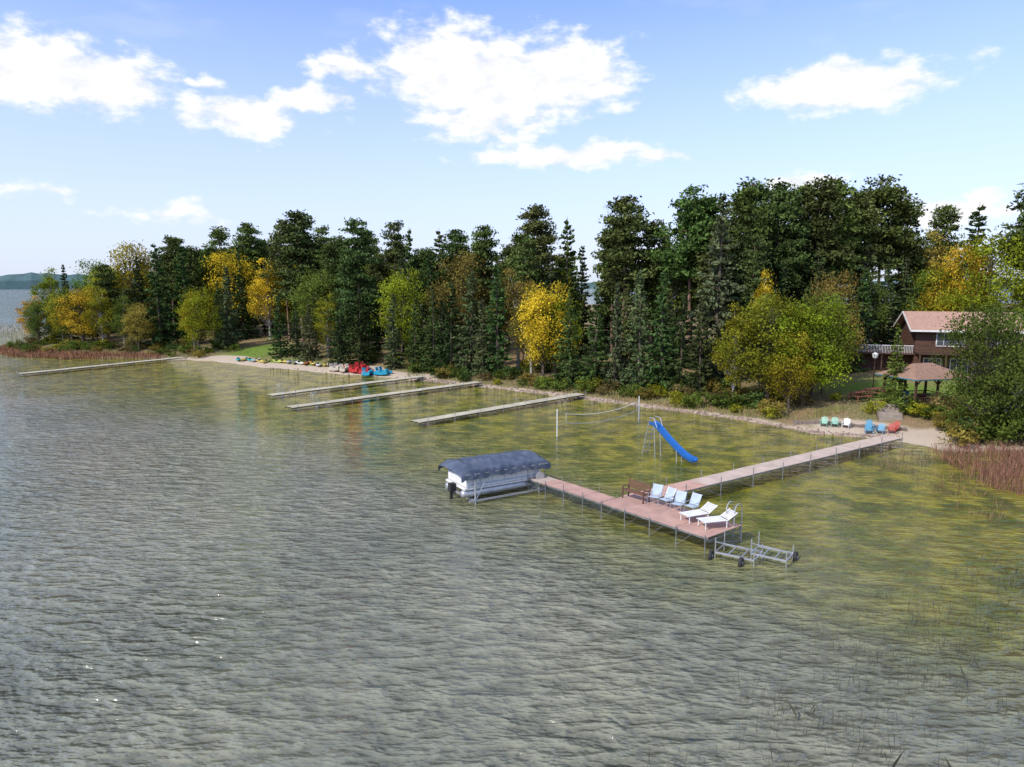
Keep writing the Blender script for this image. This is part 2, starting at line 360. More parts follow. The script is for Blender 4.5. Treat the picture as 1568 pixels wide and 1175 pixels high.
cand=np.column_stack([rng.uniform(-110,150,5000),rng.uniform(55,200,5000)])
dc=sdist(cand);cnt=0
def excl(x,y):
    if 38<x<64 and 64<y<91: return True
    if 28<x<52 and 50<y<78: return True
    if -48<x<-36 and 104<y<128: return True
    return False
for (x,y),d in zip(cand,dc):
    if d<6 or d>42 or excl(x,y) or cnt>185: continue
    if min((x-a)**2+(y-b)**2 for a,b in placed)<(2.9 if d<30 else 3.8)**2: continue
    tx=x/y
    if abs(tx)>.85: continue
    sl=float(np.interp(tx,[-.72,-.65,-.6,-.5,-.4,-.3,-.22,-.1,0,.05,.15,.25,.5,.6,.72],[0,.025,.035,.055,.07,.09,.08,.07,.065,.075,.095,.12,.12,.09,.1]))
    lim=12+sl*y*.92-2.5; r=random.random()
    if d<14: H=random.uniform(7,13)
    else: H=random.uniform(15,23)
    H=min(H,lim*random.uniform(.8,1))
    if r<.47: tree('pine' if d>12 else 'spruce',x,y,H,CP)
    elif r<.82: tree('spruce',x,y,H,random.choice([CS,CSB]))
    else: tree('dec',x,y,min(H,15),random.choice([COL_OL,CYG,CG,CYG,COL_OL]))
    cnt+=1

# shrubs along the bank
for i in range(330):
    k=random.randrange(0,19);a=SP[k];b=SP[k+1];f=random.random();q=a+(b-a)*f
    nrm=np.array([b[1]-a[1],-(b[0]-a[0])]);nrm/=np.linalg.norm(nrm)
    if sdist([q+nrm*3])[0]<0: nrm=-nrm
    q=q+nrm*random.uniform(1.3,9)
    x,y=q
    if 22<x<34.5 and 52<y<64 and not (x<26 and y>60): continue
    if -50<x<-14 and sdist([q])[0]<6: continue
    if -47<x<-37 and y<128: continue
    o=bpy.data.objects.new('shrub',random.choice(SHR));COL.objects.link(o);s=random.uniform(.5,1.15)
    o.location=(x,y,g1(x,y)-.1);o.scale=(s*1.1,s*1.1,s);o.rotation_euler=(0,0,random.uniform(0,6.28))
    c=random.choice([CG,CG,(.08,.13,.035),CYG,COL_OL,(.2,.16,.06)]);o.color=(*c,1)
for (x,y,s,c) in [(36.5,51.7,1.6,CG),(39,51.8,1.8,CG),(41,51.5,1.7,CG),(34.6,52.3,1.2,CG),(33.8,60,1.1,CG),(40.2,60.5,1.3,CG),(31.6,60.3,.8,CYG),(44,52,2,CG),(48,51,2,CG)]:
    o=bpy.data.objects.new('shrub',random.choice(SHR));COL.objects.link(o);o.location=(x,y,g1(x,y)-.1);o.scale=(s,s,s);o.color=(*c,1)

# ------------------------------------------------------------------ blades (grass, reeds)
def blades(name,pts,z,hmin,hmax,w,color,lean=.25,trans=0.0):
    n=len(pts);h=rng.uniform(hmin,hmax,n);az=rng.uniform(0,6.283,n);ld=rng.uniform(0,6.283,n);lm=np.abs(rng.normal(size=n))*lean*h
    wv=np.stack([np.cos(az),np.sin(az),np.zeros(n)],1)*w/2;lv=np.stack([np.cos(ld)*lm,np.sin(ld)*lm,np.zeros(n)],1)
    B=np.column_stack([pts,z]);U=np.array([0,0,1.])
    M=B+U*(h*.55)[:,None]+lv*.35;Tt=B+U*h[:,None]+lv
    V=np.stack([B-wv,B+wv,M+wv*.8,Tt,M-wv*.8],1).reshape(-1,3)
    me=bpy.data.meshes.new(name);me.from_pydata(V.tolist(),[],np.arange(n*5).reshape(n,5).tolist())
    a=me.attributes.new('tint','FLOAT','POINT');a.data.foreach_set('value',np.repeat(rng.random(n),5).astype(np.float32))
    me.materials.append(leafmat(name+'_mat',False,color,trans,.55,1.5));o=bpy.data.objects.new(name,me);COL.objects.link(o)
def poly_pts(poly,n):
    poly=np.array(poly,float);lo=poly.min(0);hi=poly.max(0);o=[]
    while len(o)<n:
        q=rng.uniform(lo,hi,(n*2,2));ins=np.zeros(len(q),bool)
        for i in range(len(poly)):
            a=poly[i];b=poly[(i+1)%len(poly)];c=((a[1]>q[:,1])!=(b[1]>q[:,1]))
            ins^=(c&(q[:,0]<(b[0]-a[0])*(q[:,1]-a[1])/(b[1]-a[1]+1e-12)+a[0]))
        o+=q[ins].tolist()
    return np.array(o[:n])
def patchy(q,s,th,nz=.5):
    v=np.sin(q[:,0]*s+1)*np.sin(q[:,1]*s*1.3+2)+.6*np.sin(q[:,0]*s*2.7+q[:,1]*s*1.9)+rng.normal(size=len(q))*nz
    return q[v>th]
q=patchy(poly_pts([(30.6,50.2),(37,50.8),(46,50.5),(52,44),(46,35),(33,36),(28.4,40),(29.2,46)],17000),.7,-.4,.7)
blades('reeds_red',q,np.full(len(q),-.05),.3,1.1,.028,(.30,.155,.105),.4)
q=patchy(poly_pts([(24.5,52),(30.5,50.5),(28.8,42),(26.5,36),(24,34)],2200),.9,.3)
blades('reeds_sparse',q,np.full(len(q),-.05),.25,.7,.018,(.3,.2,.1),.4)
q=patchy(poly_pts([(-56,114.5),(-64,115.8),(-73,114.5),(-85,119),(-98,130),(-97,136),(-85,125),(-73,119.5),(-60,118.5)],9000),.25,-.7)
blades('reeds_russet',q,np.maximum(gz(q),-.05),.3,.9,.07,(.30,.16,.09),.4)
q=patchy(poly_pts([(-86,118),(-100,128),(-108,146),(-112,190),(-150,210),(-150,120),(-110,112)],9000),.12,-.1)
blades('reeds_pale',q,np.full(len(q),-.05),.7,1.4,.07,(.38,.35,.25),.25)
q=patchy(poly_pts([(1.5,14.5),(5,18),(9,22.5),(14,26),(21,30),(27,25),(18,14),(5,11)],9000),.8,.45,.8)
blades('reeds_thin',q,np.full(len(q),-.03),.2,.8,.013,(.11,.11,.075),.32)
# bank grass
pts=[]
for i in range(26000):
    k=random.randrange(0,19);a=SP[k];b=SP[k+1];qq=a+(b-a)*random.random();nrm=np.array([-(b[1]-a[1]),(b[0]-a[0])]);nrm/=np.linalg.norm(nrm)
    pts.append(qq-nrm*-1*random.uniform(-7,7))
pts=np.array(pts);dd_=sdist(pts);pts=pts[(dd_>.6)];pts=pts[~((pts[:,0]>22)&(pts[:,0]<34.5)&(pts[:,1]<60.5))];pts=pts[~((pts[:,0]>-50)&(pts[:,0]<-14)&(sdist(pts)<5))]
pts=patchy(pts,.6,-.3);blades('bank_grass',pts,gz(pts)-.02,.2,.6,.05,(.19,.19,.06),.4)

# shoreline stones
mb=MB()
for i in range(1300):
    k=random.randrange(2,13);a=SP[k];b=SP[k+1];f=random.random();q=a+(b-a)*f+rng.normal(size=2)*.3
    if q[0]<-12 and random.random()<.8: continue
    r=random.uniform(.06,.18);z=g1(*q)+.01
    vs=[];
    for (ux,uy,uz) in [(1,0,0),(.5,.87,0),(-.5,.87,0),(-1,0,0),(-.5,-.87,0),(.5,-.87,0),(.3,.3,.8),(-.4,.1,.75),(.1,-.4,.7)]:
        vs.append((q[0]+ux*r*random.uniform(.7,1.2),q[1]+uy*r*random.uniform(.7,1.2),z+uz*r))
    mb.add(vs,[(0,1,6),(1,2,7,6),(2,3,7),(3,4,8,7),(4,5,8),(5,0,6,8),(6,7,8)])
mb.obj('shoreline_rocks',[mat('stone',(.34,.25,.19),(.15,.11,.09),scale=1.3,rough=.9)])

# ------------------------------------------------------------------ docks
PLANK=mat('dock_plank',(.56,.45,.37),(.40,.32,.26),scale=1.2,rough=.85,bump=.005)
PLANKR=mat('dock_plank_red',(.54,.34,.27),(.40,.25,.20),scale=1.5,rough=.85,bump=.005)
PLANKO=mat('dock_plank_old',(.54,.50,.38),(.34,.31,.23),scale=1.0,rough=.9,bump=.005)
STEEL=mat('galvanised_steel',(.42,.43,.43),(.25,.25,.25),scale=4,rough=.4,metal=.7)
ALU=mat('aluminium',(.6,.61,.62),(.42,.43,.44),scale=3,rough=.35,metal=.6)
WOODD=mat('frame_wood',(.17,.12,.085),(.09,.065,.045),scale=3,rough=.9)
def dock(name,p0,p1,w,z0,z1,m1,m2=None,split=1.0,post=3.0,tall=.45,brace=False):
    p0=np.array(p0,float);p1=np.array(p1,float);d=p1-p0;Ln=np.linalg.norm(d);d/=Ln;n=np.array([-d[1],d[0]])
    mb=MB();step=.15;k=int(Ln/step)
    at=lambda s,o,dz=0:(p0[0]+d[0]*s+n[0]*o,p0[1]+d[1]*s+n[1]*o,z0+(z1-z0)*s/Ln+dz)
    for i in range(k):
        s=(i+.5)*step;j=random.uniform(-.012,.012)
        sec=int(s/post);dz=.006*((sec*7)%3-1)
        mb.beam(at(s,-w/2+j,dz),at(s,w/2+j,dz),.132,.035,0 if s/Ln<split else 1)
    for o in (-w/2+.05,w/2-.05,0):
        mb.beam(at(0,o,-.07),at(Ln,o,-.07),.05,.09,2 if brace else 3)
    m=int(Ln/post)
    for i in range(m+1):
        s=min(i*post+.1,Ln-.05)
        for o in (-w/2-.04,w/2+.04):
            q=at(s,o);bot=min(g1(q[0],q[1]),0)-.4
            mb.tube([(q[0],q[1],bot),(q[0],q[1],q[2]+tall*random.uniform(.7,1.15))],.026,2,6)
            if brace and i<m:
                a=at(s,o,-.12);b=at(s+post*.5,o,-.12);mb.tube([(a[0],a[1],.05),b],.014,2,4)
        mb.beam(at(s,-w/2,-.2),at(s,w/2,-.2),.05,.05,2)
        if brace:
            a=at(s,-w/2,-.2);b=at(s,w/2,0);mb.tube([a,(b[0],b[1],.05)],.014,2,4)
    return mb.obj(name,[m1,m2 or m1,STEEL,WOODD])
dock('main_dock',(28.7,52.0),(6.16,35.85),1.35,.72,.85,PLANK,PLANKR,.8,brace=True)
dock('dock',(7.4,74.6),(-8.3,59.2),1.25,.5,.45,PLANKO)
dock('dock',(-4.0,84),(-21.4,66.4),1.3,.5,.45,PLANKO)
dock('dock',(-11.6,89.2),(-25.8,74),1.3,.5,.45,PLANKO)
dock('dock',(-53,113.5),(-65.3,92.7),1.4,.5,.4,PLANKO)
dv=np.array([.625,-.781]);nv=np.array([.781,.625]);O=np.array([4.65,35.2])
def PL(a,b): q=O+dv*a+nv*b; return (float(q[0]),float(q[1]))
c0=PL(-.1,1.32);c1=PL(6.5,1.32)
dock('dock_platform',c0,c1,2.64,.854,.854,PLANKR,post=1.6,tall=.12,brace=True)
dock('lift_walkway',PL(-6.0,.62),PL(-.12,.62),1.2,.85,.85,PLANK,PLANKR,.2,post=1.5,tall=.3,brace=True)

# ------------------------------------------------------------------ furniture
def mcol(name,c,r=.5): return mat(name,c,tuple(x*.8 for x in c),scale=4,rough=r,spec=.4)
WHITE=mcol('white_paint',(.76,.76,.74));BLUE=mcol('blue_paint',(.09,.3,.45));TEAL=mcol('teal_green_paint',(.25,.48,.36));RED=mcol('red_paint',(.42,.07,.05))
GREYBL=mcol('blue_grey_fabric',(.42,.5,.6),.8);BROWN=mcol('brown_stain',(.16,.08,.05),.8);BLACK=mcol('black_rubber',(.03,.03,.03),.8);REDB=mcol('redwood_stain',(.27,.09,.06),.8)
def adirondack(x,y,z,rz,m,name='adirondack_chair',k=.8):
    mb=MB()
    for i in range(5):
        f=i/4; mb.beam((-.3,.28-.5*f,.36-.13*f),(.3,.28-.5*f,.36-.13*f),.1,.025)
    for i in range(5):
        xx=(-2+i)*.115;h=.98-abs(i-2)*.055
        mb.beam((xx*.85,-.2,.24),(xx*1.15,-.52,h),.095,.02,0,up=(0,1,0))
    for s in (-1,1):
        mb.beam((s*.36,.34,.55),(s*.36,-.42,.53),.13,.025);mb.beam((s*.31,.3,0),(s*.31,.3,.54),.08,.03)
        mb.beam((s*.31,.32,.33),(s*.31,-.6,.03),.03,.12);mb.beam((s*.33,-.36,.2),(s*.33,-.36,.53),.05,.03)
    mb.beam((-.33,-.4,.5),(.33,-.4,.5),.05,.04)
    o=mb.obj(name,[m],(x,y,z),rz);o.scale=(k,k,k)
for (x,y,m,r) in [(26.0,57.7,TEAL,2.6),(26.8,57.5,TEAL,2.7),(27.6,57.2,WHITE,2.5),(28.7,55.6,BLUE,2.8),(29.5,55.4,BLUE,2.4),(30.4,55.3,RED,2.7),(31.0,56.0,RED,2.2),(29.3,56.6,BLUE,2.9)]:
    adirondack(x,y,g1(x,y),r,m)
def lounger(x,y,z,rz):
    mb=MB()
    for s in (-1,1):
        mb.tube([(s*.32,-.7,.36),(s*.32,.55,.36),(s*.32,1.05,.68)],.028,0);
        for yy in (-.6,.5): mb.tube([(s*.32,yy,.36),(s*.32,yy,0)],.025,0)
    for i in range(12): mb.beam((-.31,-.66+i*.1,.375),(.31,-.66+i*.1,.375),.094,.02,0)
    for i in range(6): f=(i+.6)/6.3;mb.beam((-.31,.55+.5*f,.375+.32*f),(.31,.55+.5*f,.375+.32*f),.09,.03,0)
    mb.obj('chaise_lounge',[WHITE],(x,y,z),rz)
ZD=.875
ax=math.atan2(nv[1],nv[0])
for a,b,r in ((4.7,1.5,-.25),(5.8,1.4,-.4)): q=PL(a,b);lounger(q[0],q[1],ZD,ax-math.pi/2+r)
def sling(x,y,z,rz):
    mb=MB()
    for s in (-1,1):
        mb.tube([(s*.27,.27,0),(s*.27,.25,.6),(s*.27,-.2,.62)],.018,1);mb.tube([(s*.27,-.3,0),(s*.27,-.12,.42),(s*.27,.25,.42)],.018,1);mb.tube([(s*.27,-.1,.4),(s*.27,-.38,1.0)],.018,1)
    mb.beam((0,-.15,.42),(0,.27,.44),.52,.02,0);mb.beam((0,-.14,.46),(0,-.37,.98),.52,.02,0)
    mb.obj('folding_chair',[GREYBL,ALU],(x,y,z),rz)
for a,b,r in ((1.9,1.9,.25),(2.6,1.95,-.15),(3.4,1.85,.2),(4.05,2.1,-.05)): q=PL(a,b);sling(q[0],q[1],ZD,ax+math.pi/2+r)
mb=MB()
for i in range(4): mb.beam((-.75,.2-i*.13,.43),(.75,.2-i*.13,.43),.1,.03)
for i in range(3): mb.beam((-.75,-.27-.03*i,.56+i*.15),(.75,-.27-.03*i,.56+i*.15),.03,.11)
for s in (-.7,.7):
    mb.beam((s,.2,0),(s,.2,.62),.07,.05);mb.beam((s,-.24,0),(s,-.36,.95),.07,.05);mb.beam((s,.25,.62),(s,-.3,.62),.07,.03)
q=PL(.75,1.7);mb.obj('wooden_bench',[BROWN],(q[0],q[1],ZD),ax+math.pi/2)
mb=MB()
for s in (-.22,.22):
    pts=[(s,-.6,0)]+[(s,-.3+.3*math.cos(t)-.0,.75+.3*math.sin(t)) for t in np.linspace(math.pi,0,7)]+[(s,.02,-1.5)]
    mb.tube(pts,.024,0)
for z in (-1.3,-1,-.7,-.4,-.1): mb.tube([(-.22,.02,z),(.22,.02,z)],.02,0)
q=PL(6.2,2.72);mb.obj('swim_ladder',[ALU],(q[0],q[1],ZD),ax-math.pi/2)
for xx,yy in ((-24.9,75.6),(-19.5,69.4)):
    mb=MB()
    for s in (-.22,.22):
        mb.tube([(s,-.5,0)]+[(s,-.25+.25*math.cos(t),.7+.25*math.sin(t)) for t in np.linspace(math.pi,0,7)]+[(s,.02,-1.0)],.022,0)
    for z in (-.8,-.5,-.2): mb.tube([(-.22,.02,z),(.22,.02,z)],.02,0)
    mb.obj('swim_ladder',[ALU],(xx,yy,.5),-.8)
# roll-in frame stored in the water past the platform
mb=MB()
for (a,b,l,w) in ((0,0,1.7,1.2),(1.35,.75,1.5,1.1)):
    z=.28
    mb.beam((a,b,z),(a+l,b,z),.08,.07,0);mb.beam((a,b+w,z),(a+l,b+w,z),.08,.07,0)
    for k in range(4): mb.beam((a+l*k/3,b,z),(a+l*k/3,b+w,z),.05,.05,0)
    for k in (0,1):
        for j in (0,1): mb.tube([(a+l*k,b+w*j,-.9),(a+l*k,b+w*j,.95-.3*k)],.026,0)
    mb.tube([(a,b,.75),(a+l,b+w,.3)],.02,0)
for (a,b) in ((-.15,-.1),(1.2,-.15),(2.95,1.9)):
    mb.tube([(a-.06,b,.12),(a+.06,b,.12)],.24,1,14);mb.tube([(a-.075,b,.12),(a+.075,b,.12)],.08,0,8)
q=PL(6.85,.1);mb.obj('dock_frame_cart',[ALU,BLACK],(q[0],q[1],0),-.62)

# ------------------------------------------------------------------ boat on lift
LR=math.radians(31);lift=bpy.data.objects.new('boat_lift',None);COL.objects.link(lift);lift.location=(-1.0,40.1,0);lift.rotation_euler=(0,0,LR)
mb=MB()
for x in (-2.1,2.1):
    for y in (-1.5,1.5):
        mb.tube([(x,y,-1),(x,y,1.75)],.05,0,8);mb.beam((x-.2,y,-.6),(x+.2,y,-.6),.3,.04,0)
    mb.beam((x,-1.5,.12),(x,1.5,.12),.12,.14,0);mb.beam((x,-1.5,1.7),(x,1.5,1.7),.05,.05,0)
for y in (-1.5,1.5): mb.beam((-2.5,y,.18),(2.5,y,.18),.08,.1,0);mb.beam((-2.7,y,1.7),(2.7,y,1.7),.05,.05,0)
mb.tube([(2.1,-1.57,1.0),(2.1,-1.65,1.0)],.28,0,16)
for x in (-2.1,2.1): mb.tube([(x,-1.5,.15),(x-(.9 if x>0 else -.9),-1.5,1.7)],.025,0)
mb.obj('lift_frame',[ALU],parent=lift)
boat=bpy.data.objects.new('pontoon_boat',None);COL.objects.link(boat);boat.location=lift.location;boat.rotation_euler=lift.rotation_euler
mb=MB()
for y in (-.95,.95):
    mb.tube([(-2.7,y,.5),(-2.6,y,.5),(2.0,y,.5),(2.5,y,.56),(2.8,y,.66)],[.15,.23,.23,.16,.05],0,16)
mb.obj('pontoons',[ALU],parent=boat,smooth=True)
mb=MB();mb.beam((-2.6,0,.8),(2.6,0,.8),2.4,.1,0)
for y in (-1.17,1.17):
    mb.beam((-2.4,y,1.15),(2.3,y,1.15),.04,.56,0);mb.beam((-2.4,y*1.02,1.02),(2.3,y*1.02,1.02),.03,.08,1)
    for k in range(7): mb.beam((-2.4+k*.78,y*1.015,.87),(-2.4+k*.78,y*1.015,1.45),.04,.04,1)
for x in (-2.45,2.35): mb.beam((x,-1.15,1.15),(x,1.15,1.15),.04,.5,0)
mb.obj('deck_and_fence',[WHITE,GREYBL],parent=boat)
mb=MB();mb.box((-2.8,0,.7),(.35,.35,.45),0);mb.box((-2.85,0,.25),(.15,.1,.7),0);mb.obj('outboard_motor',[BLACK],parent=boat)
NAVY=mat('canopy_vinyl',(.03,.045,.075),(.09,.11,.15),scale=1.4,rough=.36,bump=.12,spec=.6)
nu,nw=60,30;vs=[];fs=[]
for i in range(nu+1):
    u=-1+2*i/nu
    for j in range(nw+1):
        w=-1+2*j/nw;aw=abs(w)
        if aw<.76: yy=w/.76*1.5;z=2.2-.3*(aw/.76)**1.2
        else: yy=math.copysign(1.5+.07*(aw-.76)/.24,w);z=1.9-(.45+.05*math.sin(u*9+1)+.03*math.sin(u*23))*(aw-.76)/.24
        e=max(0,abs(u)-.8)/.2; z-=.36*e**1.5*(1-.5*aw);yy*=1-.04*e
        z+=.03*math.sin(u*19+w*5)*(1-aw*.4)-.09*math.sin(u*7.5)**2*(1-aw)+.015*math.sin(u*37-w*9)
        yy+=.02*math.sin(u*31)*w
        vs.append((u*2.95,yy,z))
for i in range(nu):
    for j in range(nw):
        a=i*(nw+1)+j;fs.append((a,a+nw+1,a+nw+2,a+1))
mb=MB();mb.add(vs,fs);mb.obj('canopy_cover',[NAVY],parent=lift,smooth=True)

# ------------------------------------------------------------------ slide
SB=mcol('slide_blue',(.02,.13,.42),.3)
sx=bpy.data.objects.new('water_slide',None);COL.objects.link(sx);sx.location=(9.95,49.3,0);ang=math.atan2(-3.1,2.35);sx.rotation_euler=(0,0,ang)
path=[(0,2.25),(.35,2.22),(.7,2.0),(1.5,1.42),(2.3,.88),(3.0,.5),(3.5,.32),(3.9,.28)]
vs=[];fs=[];prof=[(-.3,.2),(-.27,.2),(-.22,.02),(0,0),(.22,.02),(.27,.2),(.3,.2),(.3,.14),(.25,-.04),(-.25,-.04),(-.3,.14)]
for (x,z) in path:
    for (a,b) in prof: vs.append((x,a,z+b))
n=len(prof)
for i in range(len(path)-1):
    for k in range(n): fs.append((i*n+k,i*n+(k+1)%n,(i+1)*n+(k+1)%n,(i+1)*n+k))
mb=MB();mb.add(vs,fs);mb.obj('chute',[SB],parent=sx)
mb=MB()
for s in (-.3,.3):
    mb.tube([(-.75,s,-.8),(-.05,s,2.15),(.1,s,2.75),(.5,s,2.7),(.75,s,2.1)],.03,0);mb.tube([(.5,s,2.1),(.7,s,-.8)],.03,0);mb.tube([(2.5,s*.9,.8),(2.6,s*.9,-.8)],.03,0)
for k in range(8): f=k/8;mb.beam((-.7+.62*f,-.3,-.5+2.6*f),(-.7+.62*f,.3,-.5+2.6*f),.1,.035,0)
mb.obj('ladder_and_supports',[ALU],parent=sx)

# volleyball net
vn=MB();pa=Vector((3.6,55.2,0));pb=Vector((11.3,61.8,0))
for q in (pa,pb): vn.tube([q+Vector((0,0,-.8)),q+Vector((0,0,2.25))],.045,0,8)
d=(pb-pa);na=pa+d*.1;nb_=pb-d*.03
K=34
def npt(f,top): 
    sag=.42*4*f*(1-f);z=(1.75 if top else 1.0)-sag*(1 if top else .95); q=na+(nb_-na)*f; return Vector((q.x,q.y,z))
for top in (0,1): vn.tube([npt(i/K,top) for i in range(K+1)],.022,1,4)
for f in (0,1): vn.tube([npt(f,0),npt(f,1)],.02,1,4)
for i in range(1,K*2): vn.tube([npt(i/K/2,0),npt(i/K/2,1)],.003,2,3,False)
for j in range(1,6): vn.tube([npt(i/K,0).lerp(npt(i/K,1),j/6) for i in range(K+1)],.003,2,3,False)
vn.tube([pa+Vector((0,0,2.1)),npt(0,1)],.008,1,4);vn.tube([pa+Vector((0,0,.9)),npt(0,0)],.008,1,4)
vn.tube([pb+Vector((0,0,2.0)),npt(1,1)],.008,1,4);vn.tube([pb+Vector((0,0,1)),npt(1,0)],.008,1,4)
vn.obj('volleyball_net',[WHITE,WHITE,BLACK])

# ------------------------------------------------------------------ kayaks and pedal boats
def kayak(x,y,rz,m,L_=3.4,wd=.38):
    vs=[];fs=[];n=14;k=10
    for i in range(n+1):
        u=-1+2*i/n;w=wd*(1-abs(u)**2.4)+.01;h=.17*(1-abs(u)**3)+.02;rise=.12*abs(u)**3
        for j in range(k):
            t=2*math.pi*j/k;zz=math.sin(t)*h; 
            if zz>0: zz*=.6
            if abs(u)<.32 and math.sin(t)>.8: zz=-.08
            vs.append((u*L_/2,math.cos(t)*w,.2+zz+rise))
    for i in range(n):
        for j in range(k): fs.append((i*k+j,i*k+(j+1)%k,(i+1)*k+(j+1)%k,(i+1)*k+j))
    mb=MB();mb.add(vs,fs,0);mb.beam((-.35,0,.16),(.25,0,.16),.4,.04,1);mb.beam((-.4,0,.18),(-.5,0,.42),.36,.05,1)
    o=mb.obj('kayak',[m,BLACK],(x,y,g1(x,y)),rz,smooth=False)
cols=[mcol('kayak_yellow',(.7,.55,.12)),WHITE,mcol('kayak_teal',(.05,.45,.5)),mcol('kayak_orange',(.7,.25,.08)),mcol('kayak_lime',(.45,.55,.1)),mcol('kayak_tan',(.55,.48,.38))]
for i in range(19):
    f=i/18;x=-43+19*f;y=110.6-10.6*f+random.uniform(-.4,.4)
    if i in (6,): continue
    kayak(x,y,math.radians(-70+random.uniform(-28,25)),cols[[2,0,2,1,0,0,1,4,0,1,5,1,3,0,1,0,1,5,3][i]],random.uniform(2.9,3.8))
def pedal(x,y,rz,m):
    mb=MB()
    for s in (-.5,.5):
        vs=[];fs=[]
        for i in range(9):
            u=-1+i/4;w=.28*(1-abs(u)**3)+.05;h=.2
            for (a,b) in ((-w,.45),(-w*.8,.05),(w*.8,.05),(w,.45)): vs.append((u*1.15,s+a,b+.15*max(0,u)**2))
        for i in range(8):
            for j in range(4): fs.append((i*4+j,i*4+(j+1)%4,i*4+4+(j+1)%4,i*4+4+j))
        mb.add(vs,fs,0)
    mb.beam((-1,0,.4),(.7,0,.4),.9,.1,0)
    for s in (-.38,.38): mb.beam((-.6,s,.5),(-.1,s,.5),.5,.12,1);mb.beam((-.62,s,.5),(-.8,s,1.0),.5,.1,1)
    mb.beam((.3,0,.45),(.75,0,.75),.5,.2,0)
    mb.obj('pedal_boat',[m,m],(x,y,g1(x,y)),rz)
PR=mcol('pedal_red',(.5,.04,.04),.4);PB=mcol('pedal_blue',(.03,.32,.48),.4)
for (x,y,r,m) in ((-21.3,95.6,-.8,PR),(-19.9,94.9,-.6,PR),(-19.2,93.9,-.9,PB),(-17.2,93.2,-.5,PB),(-22.9,96.4,-1,cols[5]),(-24.4,97.4,-.7,cols[5]),(-20.8,96.9,-.9,PR)): pedal(x,y,r,m)

# ------------------------------------------------------------------ pavilion
SHING=mat('brown_shingles',(.33,.20,.14),(.22,.14,.10),scale=4,rough=.9,bump=.02)
DKW=mat('dark_stained_wood',(.10,.055,.035),(.06,.035,.025),scale=3,rough=.8)
BLT=mcol('blue_trim',(.07,.2,.26),.6)
pv=bpy.data.objects.new('timber_pavilion',None);COL.objects.link(pv);px,py=36.6,62.4;pz=g1(px,py)-.1;pv.location=(px,py,pz);pv.rotation_euler=(0,0,.25)
mb=MB();mb.box((0,0,.12),(5,4,.24),0)
for x in (-2.3,0,2.3):
    for y in (-1.8,1.8):
        mb.beam((x,y,.2),(x,y,2.5),.16,.16,0)
        for s in (-1,1):
            if abs(x+s*.5)<2.5: mb.beam((x,y,2.0),(x+s*.5,y,2.48),.08,.08,0)
for y in (-1.8,1.8):
    mb.beam((-2.4,y,2.52),(2.4,y,2.52),.14,.2,1)
    for z in (.95,.35): mb.beam((-2.3,y,z+.0),(2.3,y,z),.06,.07,0)
    for i in range(24): mb.beam((-2.3+i*.2,y,.38),(-2.3+i*.2,y,.92),.035,.035,0)
for x in (-2.3,2.3):
    mb.beam((x,-1.7,2.52),(x,1.7,2.52),.14,.2,1);mb.beam((x,-1.7,.95),(x,1.7,.95),.06,.07,0)
mb.box((.4,.2,.85),(1.6,.9,.08),2);mb.box((.4,.2,.5),(.3,.3,.62),0);mb.box((-1.4,.4,.75),(.6,.6,1.0),1)
mb.obj('posts_and_rails',[DKW,BLT,REDB],parent=pv)
mb=MB();a,b=2.9,2.4;zr=2.62;rt=3.75
vs=[(-a,-b,zr),(a,-b,zr),(a,b,zr),(-a,b,zr),(-1.0,0,rt),(1.0,0,rt)]
vs+=[(x,y,z-.1) for x,y,z in vs]
mb.add(vs,[(0,1,5,4),(1,2,5),(2,3,4,5),(3,0,4),(6,10,11,7),(7,11,8),(8,11,10,9),(9,10,6)],0)
mb.add([vs[i] for i in (0,1,2,3,6,7,8,9)],[(0,4,5,1),(1,5,6,2),(2,6,7,3),(3,7,4,0)],1)
mb.obj('hip_roof',[SHING,BLT],parent=pv)

# ------------------------------------------------------------------ house
ROOF=mat('red_tan_shingles',(.44,.27,.20),(.32,.20,.15),scale=3,rough=.9,bump=.02)
LOG=mat('brown_siding',(.12,.06,.04),(.07,.035,.025),scale=1.2,rough=.8,stretch=(.3,.3,6))
GLASS=mat('window_glass',(.05,.06,.07),(.1,.12,.14),scale=.7,rough=.06,spec=.9)
CHIM=mat('chimney_stone',(.3,.24,.2),(.16,.13,.11),scale=4,rough=.9)
hs=bpy.data.objects.new('lake_house',None);COL.objects.link(hs);hx,hy=50.3,79.5;hz=g1(hx,76)-.3;hs.location=(hx,hy,hz);hs.rotation_euler=(0,0,-.30)
mb=MB();mb.box((0,0,2.75),(10,7,5.5),0)
mb.add([(-5,-3.5,5.5),(-5,3.5,5.5),(-5,0,7.0)],[(0,1,2)],0);mb.add([(5,-3.5,5.5),(5,3.5,5.5),(5,0,7.0)],[(0,2,1)],0)
mb.box((-8.0,.5,1.2),(6,5,2.4),0)
mb.obj('walls',[LOG],parent=hs)
mb=MB()
def slab(p,th,m):
    q=[(x,y,z-th) for x,y,z in p];mb.add(p+q,[(0,1,2,3),(7,6,5,4),(0,4,5,1),(1,5,6,2),(2,6,7,3),(3,7,4,0)],m)
slab([(-5.7,-4.4,5.22),(5.7,-4.4,5.22),(5.7,0,7.12),(-5.7,0,7.12)],.16,0);slab([(5.7,4.4,5.22),(-5.7,4.4,5.22),(-5.7,.003,7.12),(5.7,.003,7.12)],.16,0)
mb.beam((-5.7,-4.43,5.14),(5.7,-4.43,5.14),.05,.2,1)
for s in (-1,1):
    for x in (-5.73,5.73): mb.beam((x,s*4.4,5.12),(x,s*.03,7.02),.05,.22,1)
mb.obj('gable_roof',[ROOF,WHITE],parent=hs)
mb=MB()
